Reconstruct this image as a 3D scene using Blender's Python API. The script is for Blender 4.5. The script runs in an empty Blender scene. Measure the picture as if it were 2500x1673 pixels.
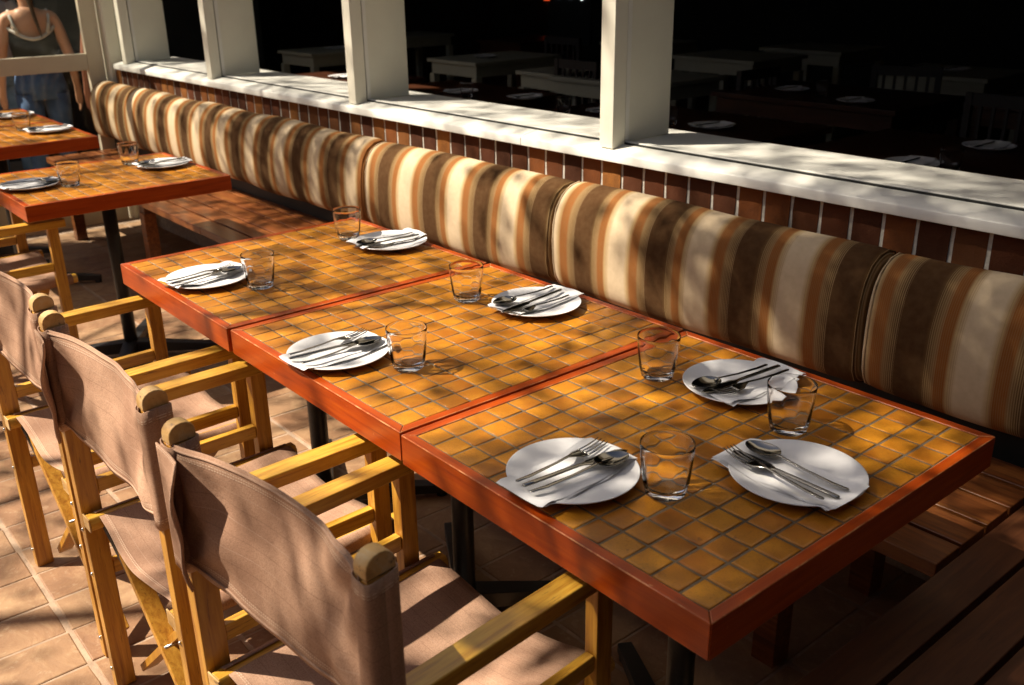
import bpy, bmesh, math, random
from mathutils import Vector, Matrix, noise
PI = math.pi
R = random.Random(7)
sc = bpy.context.scene
COL = sc.collection

# ---------------------------------------------------------------- camera
yaw, pitch, roll = math.radians(140.2105), math.radians(-21.6633), math.radians(-0.882)
fw = Vector((math.cos(pitch) * math.cos(yaw), math.cos(pitch) * math.sin(yaw), math.sin(pitch)))
rt = fw.cross(Vector((0, 0, 1))).normalized()
up = rt.cross(fw)
r2 = math.cos(roll) * rt + math.sin(roll) * up
u2 = -math.sin(roll) * rt + math.cos(roll) * up
cam_d = bpy.data.cameras.new('camera')
cam = bpy.data.objects.new('camera', cam_d)
COL.objects.link(cam)
M = Matrix((( r2.x, u2.x, -fw.x, 0.5769), (r2.y, u2.y, -fw.y, -0.7856), (r2.z, u2.z, -fw.z, 1.4946), (0, 0, 0, 1)))
cam.matrix_world = M
cam_d.sensor_width = 36
cam_d.lens = 36 * 2342.36 / 2500
cam_d.clip_start = 0.05
cam_d.clip_end = 400
cam_d.dof.use_dof = True
cam_d.dof.focus_distance = 1.85
cam_d.dof.aperture_fstop = 6.3
sc.camera = cam

# ---------------------------------------------------------------- light
SUN_E = math.radians(51)
SUN_A = math.radians(51)                      # direction in which shadows fall
sun_dir = Vector((math.cos(SUN_A) * math.cos(SUN_E), math.sin(SUN_A) * math.cos(SUN_E), -math.sin(SUN_E)))
w = bpy.data.worlds.new('World')
sc.world = w
w.use_nodes = True
nt = w.node_tree
bg = nt.nodes['Background']
sky = nt.nodes.new('ShaderNodeTexSky')
sky.sky_type = 'NISHITA'
sky.sun_disc = False
sky.sun_elevation = SUN_E
sky.sun_rotation = math.radians(219)
sky.dust_density = 2.5
sky.ozone_density = 0.6
nt.links.new(sky.outputs[0], bg.inputs[0])
bg.inputs[1].default_value = 0.056
sd = bpy.data.lights.new('sun', 'SUN')
sd.energy = 5.0
sd.angle = math.radians(0.53)
sd.color = (1.0, 0.955, 0.84)
sun = bpy.data.objects.new('sun', sd)
COL.objects.link(sun)
sun.rotation_euler = sun_dir.to_track_quat('-Z', 'Y').to_euler()
sun.location = (-6, -8, 12)
vs = sc.view_settings
vs.view_transform = 'Standard'
vs.look = 'None'
vs.gamma = 1
vs.use_curve_mapping = False
vs.exposure = 0.98
vs.use_white_balance = True
vs.white_balance_temperature = 7050
vs.white_balance_tint = 14

# ---------------------------------------------------------------- helpers
def link(name, me, mat=None, parent=None, smooth=False):
    o = bpy.data.objects.new(name, me)
    COL.objects.link(o)
    if mat is not None and not me.materials:
        me.materials.append(mat)
    if parent is not None:
        o.parent = parent
    if smooth:
        for p in me.polygons: p.use_smooth = True
    return o

def tag(o, label=None, cat=None, group=None, kind=None):
    if label: o['label'] = label
    if cat: o['category'] = cat
    if group: o['group'] = group
    if kind: o['kind'] = kind
    return o

def empty(name, loc=(0, 0, 0), rz=0.0):
    o = bpy.data.objects.new(name, None)
    COL.objects.link(o)
    o.location = loc
    o.rotation_euler = (0, 0, rz)
    o.empty_display_size = 0.1
    return o

def dup(root, loc=None, rz=None, scale=None):
    def rec(o, par):
        c = o.copy(); COL.objects.link(c)
        if par: c.parent = par
        for k in list(o.children): rec(k, c)
        return c
    c = rec(root, None)
    if loc is not None: c.location = loc
    if rz is not None: c.rotation_euler = (0, 0, rz)
    if scale is not None: c.scale = scale
    return c

class MB:
    def __init__(s): s.v = []; s.f = []; s.sm = []
    def add(s, vs_, fs, smooth=False):
        n = len(s.v); s.v += [tuple(v) for v in vs_]
        s.f += [tuple(i + n for i in f) for f in fs]; s.sm += [smooth] * len(fs)
        return s
    def box(s, x0, x1, y0, y1, z0, z1):
        v = [(x, y, z) for x in (x0, x1) for y in (y0, y1) for z in (z0, z1)]
        return s.add(v, [(0, 1, 3, 2), (4, 6, 7, 5), (0, 4, 5, 1), (2, 3, 7, 6), (0, 2, 6, 4), (1, 5, 7, 3)])
    def bar(s, a, b, wx, wz, ref=(0, 0, 1)):
        a, b = Vector(a), Vector(b); d = (b - a).normalized()
        e1 = d.cross(Vector(ref))
        if e1.length < 1e-5: e1 = d.cross(Vector((1, 0, 0)))
        e1.normalize(); e2 = e1.cross(d)
        v = []
        for p in (a, b):
            for sx, sz in ((-1, -1), (1, -1), (1, 1), (-1, 1)):
                v.append(p + e1 * sx * wx / 2 + e2 * sz * wz / 2)
        return s.add(v, [(0, 3, 2, 1), (4, 5, 6, 7), (0, 1, 5, 4), (1, 2, 6, 5), (2, 3, 7, 6), (3, 0, 4, 7)])
    def tube(s, pts, rad, n=10, cap=True):
        pts = [Vector(p) for p in pts]
        if not isinstance(rad, (list, tuple)): rad = [rad] * len(pts)
        v = []; ref = Vector((0.123, 0.31, 1)).normalized()
        for i, p in enumerate(pts):
            d = (pts[min(i + 1, len(pts) - 1)] - pts[max(i - 1, 0)]).normalized()
            e1 = d.cross(ref)
            if e1.length < 1e-3: e1 = d.cross(Vector((1, 0, 0)))
            e1.normalize(); e2 = e1.cross(d)
            for k in range(n):
                t = 2 * PI * k / n
                v.append(p + (e1 * math.cos(t) + e2 * math.sin(t)) * rad[i])
        f = []
        for i in range(len(pts) - 1):
            for k in range(n):
                f.append((i * n + k, i * n + (k + 1) % n, (i + 1) * n + (k + 1) % n, (i + 1) * n + k))
        if cap:
            f.append(tuple(range(n))[::-1]); f.append(tuple((len(pts) - 1) * n + k for k in range(n)))
        return s.add(v, f, True)
    def lathe(s, prof, n=32, fr=None, close=False):
        v = []
        for i, (r, z) in enumerate(prof):
            for k in range(n):
                t = 2 * PI * k / n
                rr = r if fr is None else fr(i, t, r)
                v.append((rr * math.cos(t), rr * math.sin(t), z))
        f = []
        m = len(prof)
        for i in range(m if close else m - 1):
            j = (i + 1) % m
            for k in range(n):
                f.append((i * n + k, i * n + (k + 1) % n, j * n + (k + 1) % n, j * n + k))
        return s.add(v, f, True)
    def extrude_x(s, prof, x0, x1, smooth=False, cap=True):
        n = len(prof)
        v = [(x0, y, z) for y, z in prof] + [(x1, y, z) for y, z in prof]
        f = [(i, (i + 1) % n, n + (i + 1) % n, n + i) for i in range(n)]
        s.add(v, f, smooth)
        if cap:
            s.f.append(tuple(len(s.v) - 2 * n + i for i in range(n))[::-1]); s.sm.append(False)
            s.f.append(tuple(len(s.v) - n + i for i in range(n))); s.sm.append(False)
        return s
    def mesh(s, name):
        me = bpy.data.meshes.new(name)
        me.from_pydata(s.v, [], s.f)
        me.polygons.foreach_set('use_smooth', s.sm)
        bm = bmesh.new(); bm.from_mesh(me)
        bmesh.ops.recalc_face_normals(bm, faces=bm.faces)
        bm.to_mesh(me); bm.free()
        return me
    def build(s, name, mat, parent=None, bevel=0, seg=2):
        me = s.mesh(name)
        o = link(name, me, mat, parent)
        if bevel:
            m = o.modifiers.new('bevel', 'BEVEL'); m.width = bevel; m.segments = seg
            m.limit_method = 'ANGLE'; m.angle_limit = math.radians(40)
            for p in me.polygons: p.use_smooth = True
            m.harden_normals = True
        return o

# ---------------------------------------------------------------- materials
class Mat:
    def __init__(s, name, rough=0.5, col=(0.5, 0.5, 0.5), metal=0.0, spec=0.5):
        s.m = bpy.data.materials.new(name); s.m.use_nodes = True
        s.t = s.m.node_tree; s.b = s.t.nodes['Principled BSDF']
        s.b.inputs['Base Color'].default_value = (*col, 1)
        s.b.inputs['Roughness'].default_value = rough
        s.b.inputs['Metallic'].default_value = metal
        s.b.inputs['Specular IOR Level'].default_value = spec
        s._tc = None
    def n(s, typ, **kw):
        nd = s.t.nodes.new(typ)
        for k, v in kw.items(): setattr(nd, k, v)
        return nd
    def l(s, a, b): s.t.links.new(a, b)
    def co(s, scale=(1, 1, 1), world=False, rand=False):
        if world:
            g = s.n('ShaderNodeNewGeometry'); src = g.outputs['Position']
        else:
            g = s.n('ShaderNodeTexCoord'); src = g.outputs['Object']
        if rand:
            oi = s.n('ShaderNodeObjectInfo')
            mu = s.n('ShaderNodeVectorMath', operation='SCALE'); mu.inputs[0].default_value = (37, 53, 71)
            s.l(oi.outputs['Random'], mu.inputs['Scale'])
            ad = s.n('ShaderNodeVectorMath', operation='ADD')
            s.l(src, ad.inputs[0]); s.l(mu.outputs[0], ad.inputs[1]); src = ad.outputs[0]
        mp = s.n('ShaderNodeMapping'); mp.inputs['Scale'].default_value = scale
        s.l(src, mp.inputs['Vector'])
        return mp.outputs[0]
    def noise(s, vec, scale, detail=4, rough=0.55, dist=0):
        x = s.n('ShaderNodeTexNoise'); x.inputs['Scale'].default_value = scale
        x.inputs['Detail'].default_value = detail; x.inputs['Roughness'].default_value = rough
        x.inputs['Distortion'].default_value = dist
        s.l(vec, x.inputs['Vector']); return x.outputs['Fac']
    def ramp(s, fac, stops, interp='LINEAR'):
        r = s.n('ShaderNodeValToRGB'); r.color_ramp.interpolation = interp
        e = r.color_ramp.elements
        while len(e) < len(stops): e.new(0.5)
        for el, (p, c) in zip(e, stops):
            el.position = p; el.color = (*c, 1) if len(c) == 3 else c
        s.l(fac, r.inputs[0]); return r.outputs[0]
    def mix(s, fac, a, b, mode='MIX'):
        m = s.n('ShaderNodeMix', data_type='RGBA', blend_type=mode)
        if isinstance(fac, (int, float)): m.inputs[0].default_value = fac
        else: s.l(fac, m.inputs[0])
        for i, c in ((6, a), (7, b)):
            if isinstance(c, tuple): m.inputs[i].default_value = (*c, 1)
            else: s.l(c, m.inputs[i])
        return m.outputs[2]
    def math(s, op, a, b=None):
        m = s.n('ShaderNodeMath', operation=op)
        for i, x in enumerate((a, b)):
            if x is None: continue
            if isinstance(x, (int, float)): m.inputs[i].default_value = x
            else: s.l(x, m.inputs[i])
        return m.outputs[0]
    def base(s, c): s.l(c, s.b.inputs['Base Color']); return s
    def rough(s, c): s.l(c, s.b.inputs['Roughness']); return s
    def bump(s, h, strength=0.3, dist=0.002):
        b = s.n('ShaderNodeBump'); b.inputs['Strength'].default_value = strength
        b.inputs['Distance'].default_value = dist
        s.l(h, b.inputs['Height']); s.l(b.outputs[0], s.b.inputs['Normal']); return s

def wood(name, c_dark, c_mid, c_light, rough=0.4, grain=(3, 60, 60), coat=0.0, streak=None, bump=0.25, scale=1.0):
    m = Mat(name, rough)
    v = m.co(grain, rand=True)
    n1 = m.noise(v, 1.6 * scale, 6, 0.6, 0.6)
    n2 = m.noise(m.co((1, 1, 1), rand=True), 2.2, 3)
    c = m.ramp(n1, [(0.28, c_dark), (0.5, c_mid), (0.72, c_light)])
    c = m.mix(m.ramp(n2, [(0.3, (0, 0, 0)), (0.7, (0.45, 0.45, 0.45))]), c, c_dark)
    if streak:
        v2 = m.co(tuple(g * 2.2 for g in grain), rand=True)
        n3 = m.noise(v2, 1.9 * scale, 4, 0.7)
        c = m.mix(m.ramp(n3, [(0.60, (0, 0, 0)), (0.70, (0.8, 0.8, 0.8))]), c, streak)
    m.base(c)
    m.rough(m.ramp(n1, [(0, (rough - .08,) * 3), (1, (rough + .12,) * 3)]))
    m.bump(n1, bump, 0.0012)
    if coat:
        m.b.inputs['Coat Weight'].default_value = coat
        m.b.inputs['Coat Roughness'].default_value = 0.18
    return m.m

X = {}
# table edging: red-orange varnished timber, along x and along y
def edging(name, grain):
    m = Mat(name, 0.32, spec=.28)
    v = m.co(grain, rand=True)
    n1 = m.noise(v, 1.4, 6, 0.6, 0.4)
    c = m.ramp(n1, [(0.25, (0.17, 0.018, 0.002)), (0.45, (0.34, 0.043, 0.003)), (0.6, (0.40, 0.060, 0.004)), (0.8, (0.50, 0.100, 0.006))])
    n2 = m.noise(m.co((1, 1, 1), rand=True), 7, 4)
    c = m.mix(m.ramp(n2, [(0.35, (0, 0, 0)), (0.75, (0.4, 0.4, 0.4))]), c, (0.36, 0.048, 0.006))
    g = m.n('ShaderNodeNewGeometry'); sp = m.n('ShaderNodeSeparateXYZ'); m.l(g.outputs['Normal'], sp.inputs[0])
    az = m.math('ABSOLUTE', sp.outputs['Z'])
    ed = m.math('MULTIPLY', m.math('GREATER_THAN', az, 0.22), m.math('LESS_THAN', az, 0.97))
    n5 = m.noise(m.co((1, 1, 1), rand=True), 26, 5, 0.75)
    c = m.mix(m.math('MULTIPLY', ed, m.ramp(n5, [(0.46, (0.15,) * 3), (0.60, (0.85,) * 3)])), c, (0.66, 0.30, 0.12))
    n3 = m.noise(m.co((1, 1, 1), rand=True), 90, 2)
    c = m.mix(m.ramp(n3, [(0.74, (0, 0, 0)), (0.78, (0.5, 0.5, 0.5))]), c, (0.62, 0.28, 0.12))
    m.base(c); m.rough(m.ramp(n2, [(0.2, (0.27,) * 3), (0.8, (0.40,) * 3)]))
    m.bump(n1, 0.12, 0.001)
    m.b.inputs['Coat Weight'].default_value = 0.08
    m.b.inputs['Coat Roughness'].default_value = 0.25
    return m.m
X['edge_x'] = edging('varnished_timber_long', (3.5, 60, 60))
X['edge_y'] = edging('varnished_timber_cross', (60, 3.5, 60))
X['oak_y'] = wood('golden_oak_lengthwise', (0.38, 0.155, 0.018), (0.64, 0.34, 0.040), (0.78, 0.48, 0.075), 0.38, (60, 4, 60), 0.25, (0.14, 0.055, 0.015))
X['oak_z'] = wood('golden_oak_upright', (0.30, 0.11, 0.014), (0.53, 0.25, 0.030), (0.68, 0.37, 0.055), 0.40, (60, 60, 4), 0.2, (0.12, 0.045, 0.012))
X['oak_x'] = wood('golden_oak_cross', (0.30, 0.11, 0.014), (0.53, 0.25, 0.030), (0.68, 0.37, 0.055), 0.40, (4, 60, 60), 0.2, (0.12, 0.045, 0.012))
X['oak_end'] = wood('weathered_oak_end', (0.38, 0.20, 0.065), (0.60, 0.36, 0.13), (0.60, 0.46, 0.28), 0.6, (14, 22, 22), 0.0, (0.10, 0.07, 0.045))
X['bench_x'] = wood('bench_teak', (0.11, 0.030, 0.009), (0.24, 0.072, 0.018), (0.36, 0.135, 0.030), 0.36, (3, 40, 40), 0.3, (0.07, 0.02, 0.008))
X['bench_y'] = wood('bench_teak_cross_shaded', (0.07, 0.022, 0.009), (0.125, 0.042, 0.015), (0.19, 0.068, 0.022), 0.42, (40, 3, 40), 0.15, (0.07, 0.022, 0.009))  # dark teak, base lowered further to deepen the shade on the end bench

def tile_mat():
    m = Mat('glazed_ochre_tile', 0.36, spec=.28)
    oi = m.n('ShaderNodeObjectInfo')
    n1 = m.noise(m.co((1, 1, 1), rand=True), 22, 3, 0.6)
    n2 = m.noise(m.co((1, 1, 1), rand=True), 320, 3, 0.7)
    c1 = m.ramp(n1, [(0.25, (0.29, 0.086, 0.008)), (0.5, (0.42, 0.155, 0.013)), (0.75, (0.58, 0.260, 0.020))])
    c2 = m.ramp(oi.outputs['Random'], [(0.0, (0.26, 0.070, 0.008)), (0.35, (0.40, 0.138, 0.011)), (0.7, (0.54, 0.220, 0.015)), (1.0, (0.34, 0.112, 0.010))])
    c = m.mix(0.5, c1, c2)
    c = m.mix(m.ramp(n2, [(0.50, (0, 0, 0)), (0.68, (0.6, 0.6, 0.6))]), c, (0.26, 0.095, 0.012))
    n4 = m.noise(m.co((1, 1, 1), rand=True), 75, 2)
    c = m.mix(m.ramp(n4, [(0.72, (0, 0, 0)), (0.76, (0.7, 0.7, 0.7))]), c, (0.16, 0.055, 0.01))
    # the glaze thins to a paler rim
    m.base(c)
    m.rough(m.ramp(n1, [(0.2, (0.30,) * 3), (0.8, (0.46,) * 3)]))
    m.bump(m.math('ADD', n1, m.math('MULTIPLY', n2, 0.08)), 0.16, 0.004)
    m.b.inputs['Coat Weight'].default_value = 0.15
    m.b.inputs['Coat Roughness'].default_value = 0.12
    return m.m
X['tile'] = tile_mat()

def simple(name, col, rough, var=0.25, sc_=12, bump=0.2, bs=60, metal=0, spec=0.5, world=False, bd=0.002):
    m = Mat(name, rough, col, metal, spec)
    v = m.co((1, 1, 1), world=world, rand=not world)
    n1 = m.noise(v, sc_, 5)
    lo = tuple(c * (1 - var) for c in col); hi = tuple(min(1, c * (1 + var)) for c in col)
    m.base(m.ramp(n1, [(0.3, lo), (0.7, hi)]))
    if bump: m.bump(m.noise(v, bs, 5), bump, bd)
    return m
X['grout'] = simple('table_grout', (0.155, 0.110, 0.065), 0.9, 0.45, 9, 0.5, 200).m
X['paint'] = simple('cream_paint', (0.70, 0.68, 0.56), 0.42, 0.05, 5, 0.08, 45).m
X['sillpaint'] = simple('cream_sill_paint', (0.74, 0.73, 0.66), 0.34, 0.06, 6, 0.10, 30).m
X['greige'] = simple('greige_door_paint', (0.52, 0.46, 0.34), 0.5, 0.05, 5, 0.05, 45).m
X['mortar'] = simple('pale_mortar', (0.56, 0.51, 0.43), 0.95, 0.25, 40, 0.8, 150).m
X['iron'] = simple('black_iron', (0.018, 0.018, 0.018), 0.45, 0.3, 20, 0.3, 120).m
X['blackboard'] = simple('dark_backboard', (0.010, 0.011, 0.009), 0.6, 0.3, 8, 0.1).m
X['steel'] = Mat('brushed_steel', 0.14, (0.25, 0.24, 0.22), 1.0).m
X['boltsteel'] = Mat('bolt_steel', 0.3, (0.55, 0.55, 0.55), 1.0).m
X['greyplastic'] = Mat('grey_plastic', 0.5, (0.22, 0.22, 0.22)).m
X['china'] = simple('white_china', (0.84, 0.83, 0.82), 0.16, 0.015, 6, 0.0).m
X['strap_black'] = Mat('black_stay', 0.5, (0.02, 0.02, 0.02)).m
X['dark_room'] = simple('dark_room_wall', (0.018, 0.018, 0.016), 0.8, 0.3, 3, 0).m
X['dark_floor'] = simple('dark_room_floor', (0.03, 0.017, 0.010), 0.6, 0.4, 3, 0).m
X['render_wall'] = simple('rendered_wall', (0.45, 0.42, 0.36), 0.9, 0.1, 3, 0.3, 40).m
X['leafy'] = None

m = Mat('paper_napkin', 0.85, (0.82, 0.81, 0.80))
m.bump(m.noise(m.co((1, 1, 1)), 500, 2), 0.25, 0.0006)
X['napkin'] = m.m

m = Mat('terracotta_paver', 0.62)
v = m.co((1, 1, 1), rand=True)
n1 = m.noise(v, 9, 7, 0.72, 0.8); n2 = m.noise(v, 38, 4, 0.7)
oi = m.n('ShaderNodeObjectInfo')
c = m.ramp(n1, [(0.26, (0.13, 0.060, 0.027)), (0.5, (0.26, 0.135, 0.064)), (0.74, (0.45, 0.29, 0.150))])
c = m.mix(0.4, c, m.ramp(oi.outputs['Random'], [(0, (0.25, 0.115, 0.058)), (0.5, (0.33, 0.185, 0.095)), (1, (0.37, 0.235, 0.130))]))
c = m.mix(m.ramp(n2, [(0.58, (0, 0, 0)), (0.75, (0.4, 0.4, 0.4))]), c, (0.56, 0.42, 0.27))
m.base(c); m.bump(m.math('ADD', n1, m.math('MULTIPLY', n2, 0.3)), 0.55, 0.006)
X['paver'] = m.m
X['floorgrout'] = simple('floor_grout', (0.36, 0.25, 0.17), 0.95, 0.25, 25, 0.6, 120).m
X['paving'] = simple('paving', (0.34, 0.22, 0.14), 0.9, 0.2, 4, 0.3, 30, world=True).m

m = Mat('rough_brick', 0.92, spec=.12)
v = m.co((1, 1, 1), rand=True)
oi = m.n('ShaderNodeObjectInfo')
c = m.ramp(oi.outputs['Random'], [(0, (0.05, 0.018, 0.009)), (0.2, (0.12, 0.035, 0.014)), (0.4, (0.06, 0.02, 0.010)), (0.6, (0.20, 0.062, 0.018)), (0.8, (0.30, 0.115, 0.028)), (1, (0.09, 0.03, 0.014))])
n1 = m.noise(v, 30, 6, 0.7)
c = m.mix(m.ramp(n1, [(0.35, (0, 0, 0)), (0.65, (0.4, 0.4, 0.4))]), c, (0.10, 0.04, 0.02))
m.base(c); m.bump(m.noise(v, 160, 5, 0.8), 0.8, 0.002)
X['brick'] = m.m

def canvas():
    m = Mat('taupe_canvas', 0.92, spec=.15)
    tc = m.n('ShaderNodeTexCoord')
    uv = m.n('ShaderNodeSeparateXYZ'); m.l(tc.outputs['UV'], uv.inputs[0])
    fr = m.math('FRACT', m.math('MULTIPLY', uv.outputs['Y'], 1 / 0.017))
    line = m.math('LESS_THAN', fr, 0.07)
    fr2 = m.math('FRACT', m.math('MULTIPLY', uv.outputs['Y'], 1 / 0.034))
    n1 = m.noise(m.co((1, 1, 1), rand=True), 7, 5)
    c = m.ramp(n1, [(0.3, (0.34, 0.192, 0.125)), (0.7, (0.49, 0.300, 0.200))])
    nw = m.noise(m.co((1, 1, 1)), 420, 2, 0.8)
    c = m.mix(m.ramp(nw, [(0.38, (0.45,) * 3), (0.55, (0, 0, 0))]), c, (0.20, 0.11, 0.07))
    c = m.mix(m.math('MULTIPLY', line, 0.32), c, m.ramp(fr2, [(0.0, (0.50, 0.34, 0.25)), (0.5, (0.15, 0.075, 0.05))], 'CONSTANT'))
    st = None
    for yy in (.0115, .0150, .1550, .1585):
        q = m.math('LESS_THAN', m.math('ABSOLUTE', m.math('SUBTRACT', uv.outputs['Y'], yy)), .0006)
        st = q if st is None else m.math('MAXIMUM', st, q)
    dash = m.math('LESS_THAN', m.math('FRACT', m.math('MULTIPLY', uv.outputs['X'], 190)), .62)
    c = m.mix(m.math('MULTIPLY', m.math('MULTIPLY', st, dash), .7), c, (.62, .48, .36))
    m.base(c)
    wv = m.noise(m.co((600, 600, 600)), 1.0, 1)
    big = m.noise(m.co((1, 1, 1), rand=True), 14, 3)
    m.bump(m.math('ADD', m.math('MULTIPLY', wv, 0.16), big), 0.5, 0.008)
    return m.m
X['canvas'] = canvas()

def cushion_mat():
    m = Mat('striped_upholstery', 0.95, spec=.1)
    tc = m.n('ShaderNodeTexCoord'); sp = m.n('ShaderNodeSeparateXYZ'); m.l(tc.outputs['Object'], sp.inputs[0])
    wob = m.noise(m.co((3, 3, 3)), 1.2, 2)
    x = m.math('ADD', sp.outputs['X'], m.math('MULTIPLY', m.math('SUBTRACT', wob, 0.5), 0.006))
    P = 0.286
    f = m.math('FRACT', m.math('ADD', m.math('MULTIPLY', x, 1 / P), 40.0))
    OR = (0.235, 0.080, 0.018); TA = (0.225, 0.124, 0.050); CR = (0.56, 0.435, 0.285); DK = (0.066, 0.030, 0.011); MID = (0.125, 0.068, 0.024); T2 = (0.42, 0.28, 0.13)
    st = [(0, OR), (.024, OR), (.030, TA), (.044, MID), (.060, DK), (.122, DK), (.136, MID), (.150, TA), (.157, OR), (.178, OR), (.184, T2), (.203, CR), (.262, CR), (.276, T2), (.285, OR)]
    base_ = m.ramp(f, [(p / P, c_) for p, c_ in st])
    # fine ribs: alternate threads in the shaded bands
    rib = m.math('FRACT', m.math('MULTIPLY', x, 1 / 0.0048))
    ribm = m.math('LESS_THAN', rib, 0.42)
    band = m.ramp(f, [(p / P, c_) for p, c_ in [(0, (0.25,) * 3), (.030, (0.75,) * 3), (.058, (0.0,) * 3), (.130, (0.75,) * 3), (.155, (0.25,) * 3), (.184, (.5,) * 3), (.197, (0.0,) * 3), (.272, (.5,) * 3)]], 'CONSTANT')
    c = m.mix(m.math('MULTIPLY', ribm, band), base_, (0.30, 0.20, 0.10))
    n1 = m.noise(m.co((1, 1, 1), rand=True), 60, 4)
    c = m.mix(m.ramp(n1, [(0.35, (0, 0, 0)), (0.7, (0.14,) * 3)]), c, (0.2, 0.13, 0.06))
    m.base(c)
    big = m.noise(m.co((1, 1, 1), rand=True), 6, 3)
    m.bump(m.math('ADD', m.math('MULTIPLY', rib, 0.12), big), 0.25, 0.01)
    return m.m
X['cushion'] = cushion_mat()

m = Mat('clear_glass', 0.0, (1, 1, 1))
m.b.inputs['Transmission Weight'].default_value = 1.0
m.b.inputs['IOR'].default_value = 1.33
X['glass'] = m.m
m = Mat('window_glass', 0.02, (1, 1, 1))
tr = m.n('ShaderNodeBsdfTransparent'); tr.inputs[0].default_value = (0.93, 0.94, 0.93, 1)
gl = m.n('ShaderNodeBsdfGlossy'); gl.inputs['Roughness'].default_value = 0.02
mx = m.n('ShaderNodeMixShader'); mx.inputs[0].default_value = .012; m.l(tr.outputs[0], mx.inputs[1]); m.l(gl.outputs[0], mx.inputs[2])
m.l(mx.outputs[0], m.t.nodes['Material Output'].inputs[0])
X['pane'] = m.m

# ---------------------------------------------------------------- ground
g = MB().box(-150, 150, -150, 150, -0.40, -0.20).build('ground', X['paving']); tag(g, kind='structure')
base = MB().box(-5.62, 1.6, -6.0, 1.34, -0.2, -0.0022).build('terrace_floor', X['floorgrout']); tag(base, kind='structure')
pv = MB().box(-9.5, -5.62, -6, 8, -0.22, -0.16).build('pavement', X['paving']); tag(pv, kind='structure')
def paver_mesh(seed):
    r = random.Random(seed); a, b, h = 0.1485 / 2, 0.2955 / 2, 0.010
    n = 5; mb = MB(); j = lambda s_: r.uniform(-s_, s_)
    bt, tp = [], []
    for sx, sy in ((-1, -1), (0, -1), (1, -1), (1, 0), (1, 1), (0, 1), (-1, 1), (-1, 0)):
        jx, jy = j(.0012), j(.0012)
        bt.append((sx * a + jx, sy * b + jy, -h))
        tp.append((sx * (a - .005) + jx * 1.4, sy * (b - .005) + jy * 1.4, j(.0005)))
    md = [(x * 1.035, y * 1.018, z - .0014) for x, y, z in tp]
    v = bt + md + tp + [(0, 0, .0008)]
    f = []
    for i in range(8):
        k = (i + 1) % 8
        f += [(i, k, 8 + k, 8 + i), (8 + i, 8 + k, 16 + k, 16 + i), (16 + i, 16 + k, 24)]
    return mb.add(v, f).mesh('paver')
pm = [paver_mesh(i) for i in range(6)]
for q in pm: q.materials.append(X['paver'])
cells = []
for i in range(-36, 11):
    for k in range(-14, 6):
        cells.append((-1.360 + (i + 8) * 0.1505 - 1.2040 + 0.0, -0.394 + 0.1515 + k * 0.303))
cells = [c_ for c_ in cells if -5.55 < c_[0] < 1.5 and c_[1] < 1.28]
cells.sort(key=lambda c_: (c_[0] - 0.4) ** 2 * 0.5 + (c_[1] - 0.1) ** 2 * 6)
inview = [c_ for c_ in cells if -4.9 < c_[0] < -0.5 and -0.75 < c_[1] < 0.9]
rest = [c_ for c_ in cells if c_ not in inview]
near = sorted(inview, key=lambda c_: -c_[0] + 0.3 * abs(c_[1]))[:290]
rest += [c_ for c_ in inview if c_ not in near]
for x, y in near:
    o = bpy.data.objects.new('paver', R.choice(pm)); COL.objects.link(o); o.parent = base
    o.location = (x, y, R.uniform(-.0012, .0012)); o.rotation_euler = (R.uniform(-.004, .004), R.uniform(-.006, .006), R.uniform(-.006, .006) + (PI if R.random() < .5 else 0))
mb = MB()
for x, y in rest:
    q = R.choice(pm)
    mb.add([(vv.co.x + x, vv.co.y + y, vv.co.z) for vv in q.vertices], [tuple(p.vertices) for p in q.polygons])
o = mb.build('distant_pavers', X['paver'], base); o['kind'] = 'stuff'

# ---------------------------------------------------------------- tables
TX, TY, EB, TZ = 0.0483, 0.05, 0.019, 0.75
TW, TD, TH = 13 * TX + 2 * EB, 14 * TY + 2 * EB, 0.057
def tile_mesh(seed):
    r = random.Random(seed); a, b = TX / 2 - 0.0024, TY / 2 - 0.0024
    v = []; rings = [(0, -.003), (0, -.0007), (.0006, -.0001), (.004, 0.0001)]
    for ins, z in rings:
        for sx, sy in ((-1, -1), (1, -1), (1, 1), (-1, 1)):
            v.append((sx * (a - ins), sy * (b - ins), z))
    v.append((0, 0, .0003))
    f = []
    for i in range(3):
        for k in range(4):
            f.append((i * 4 + k, i * 4 + (k + 1) % 4, (i + 1) * 4 + (k + 1) % 4, (i + 1) * 4 + k))
    for k in range(4): f.append((12 + k, 12 + (k + 1) % 4, 16))
    me = MB().add(v, f, True).mesh('tile')
    me.materials.append(X['tile']); return me
tmesh = tile_mesh(1)
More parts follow.
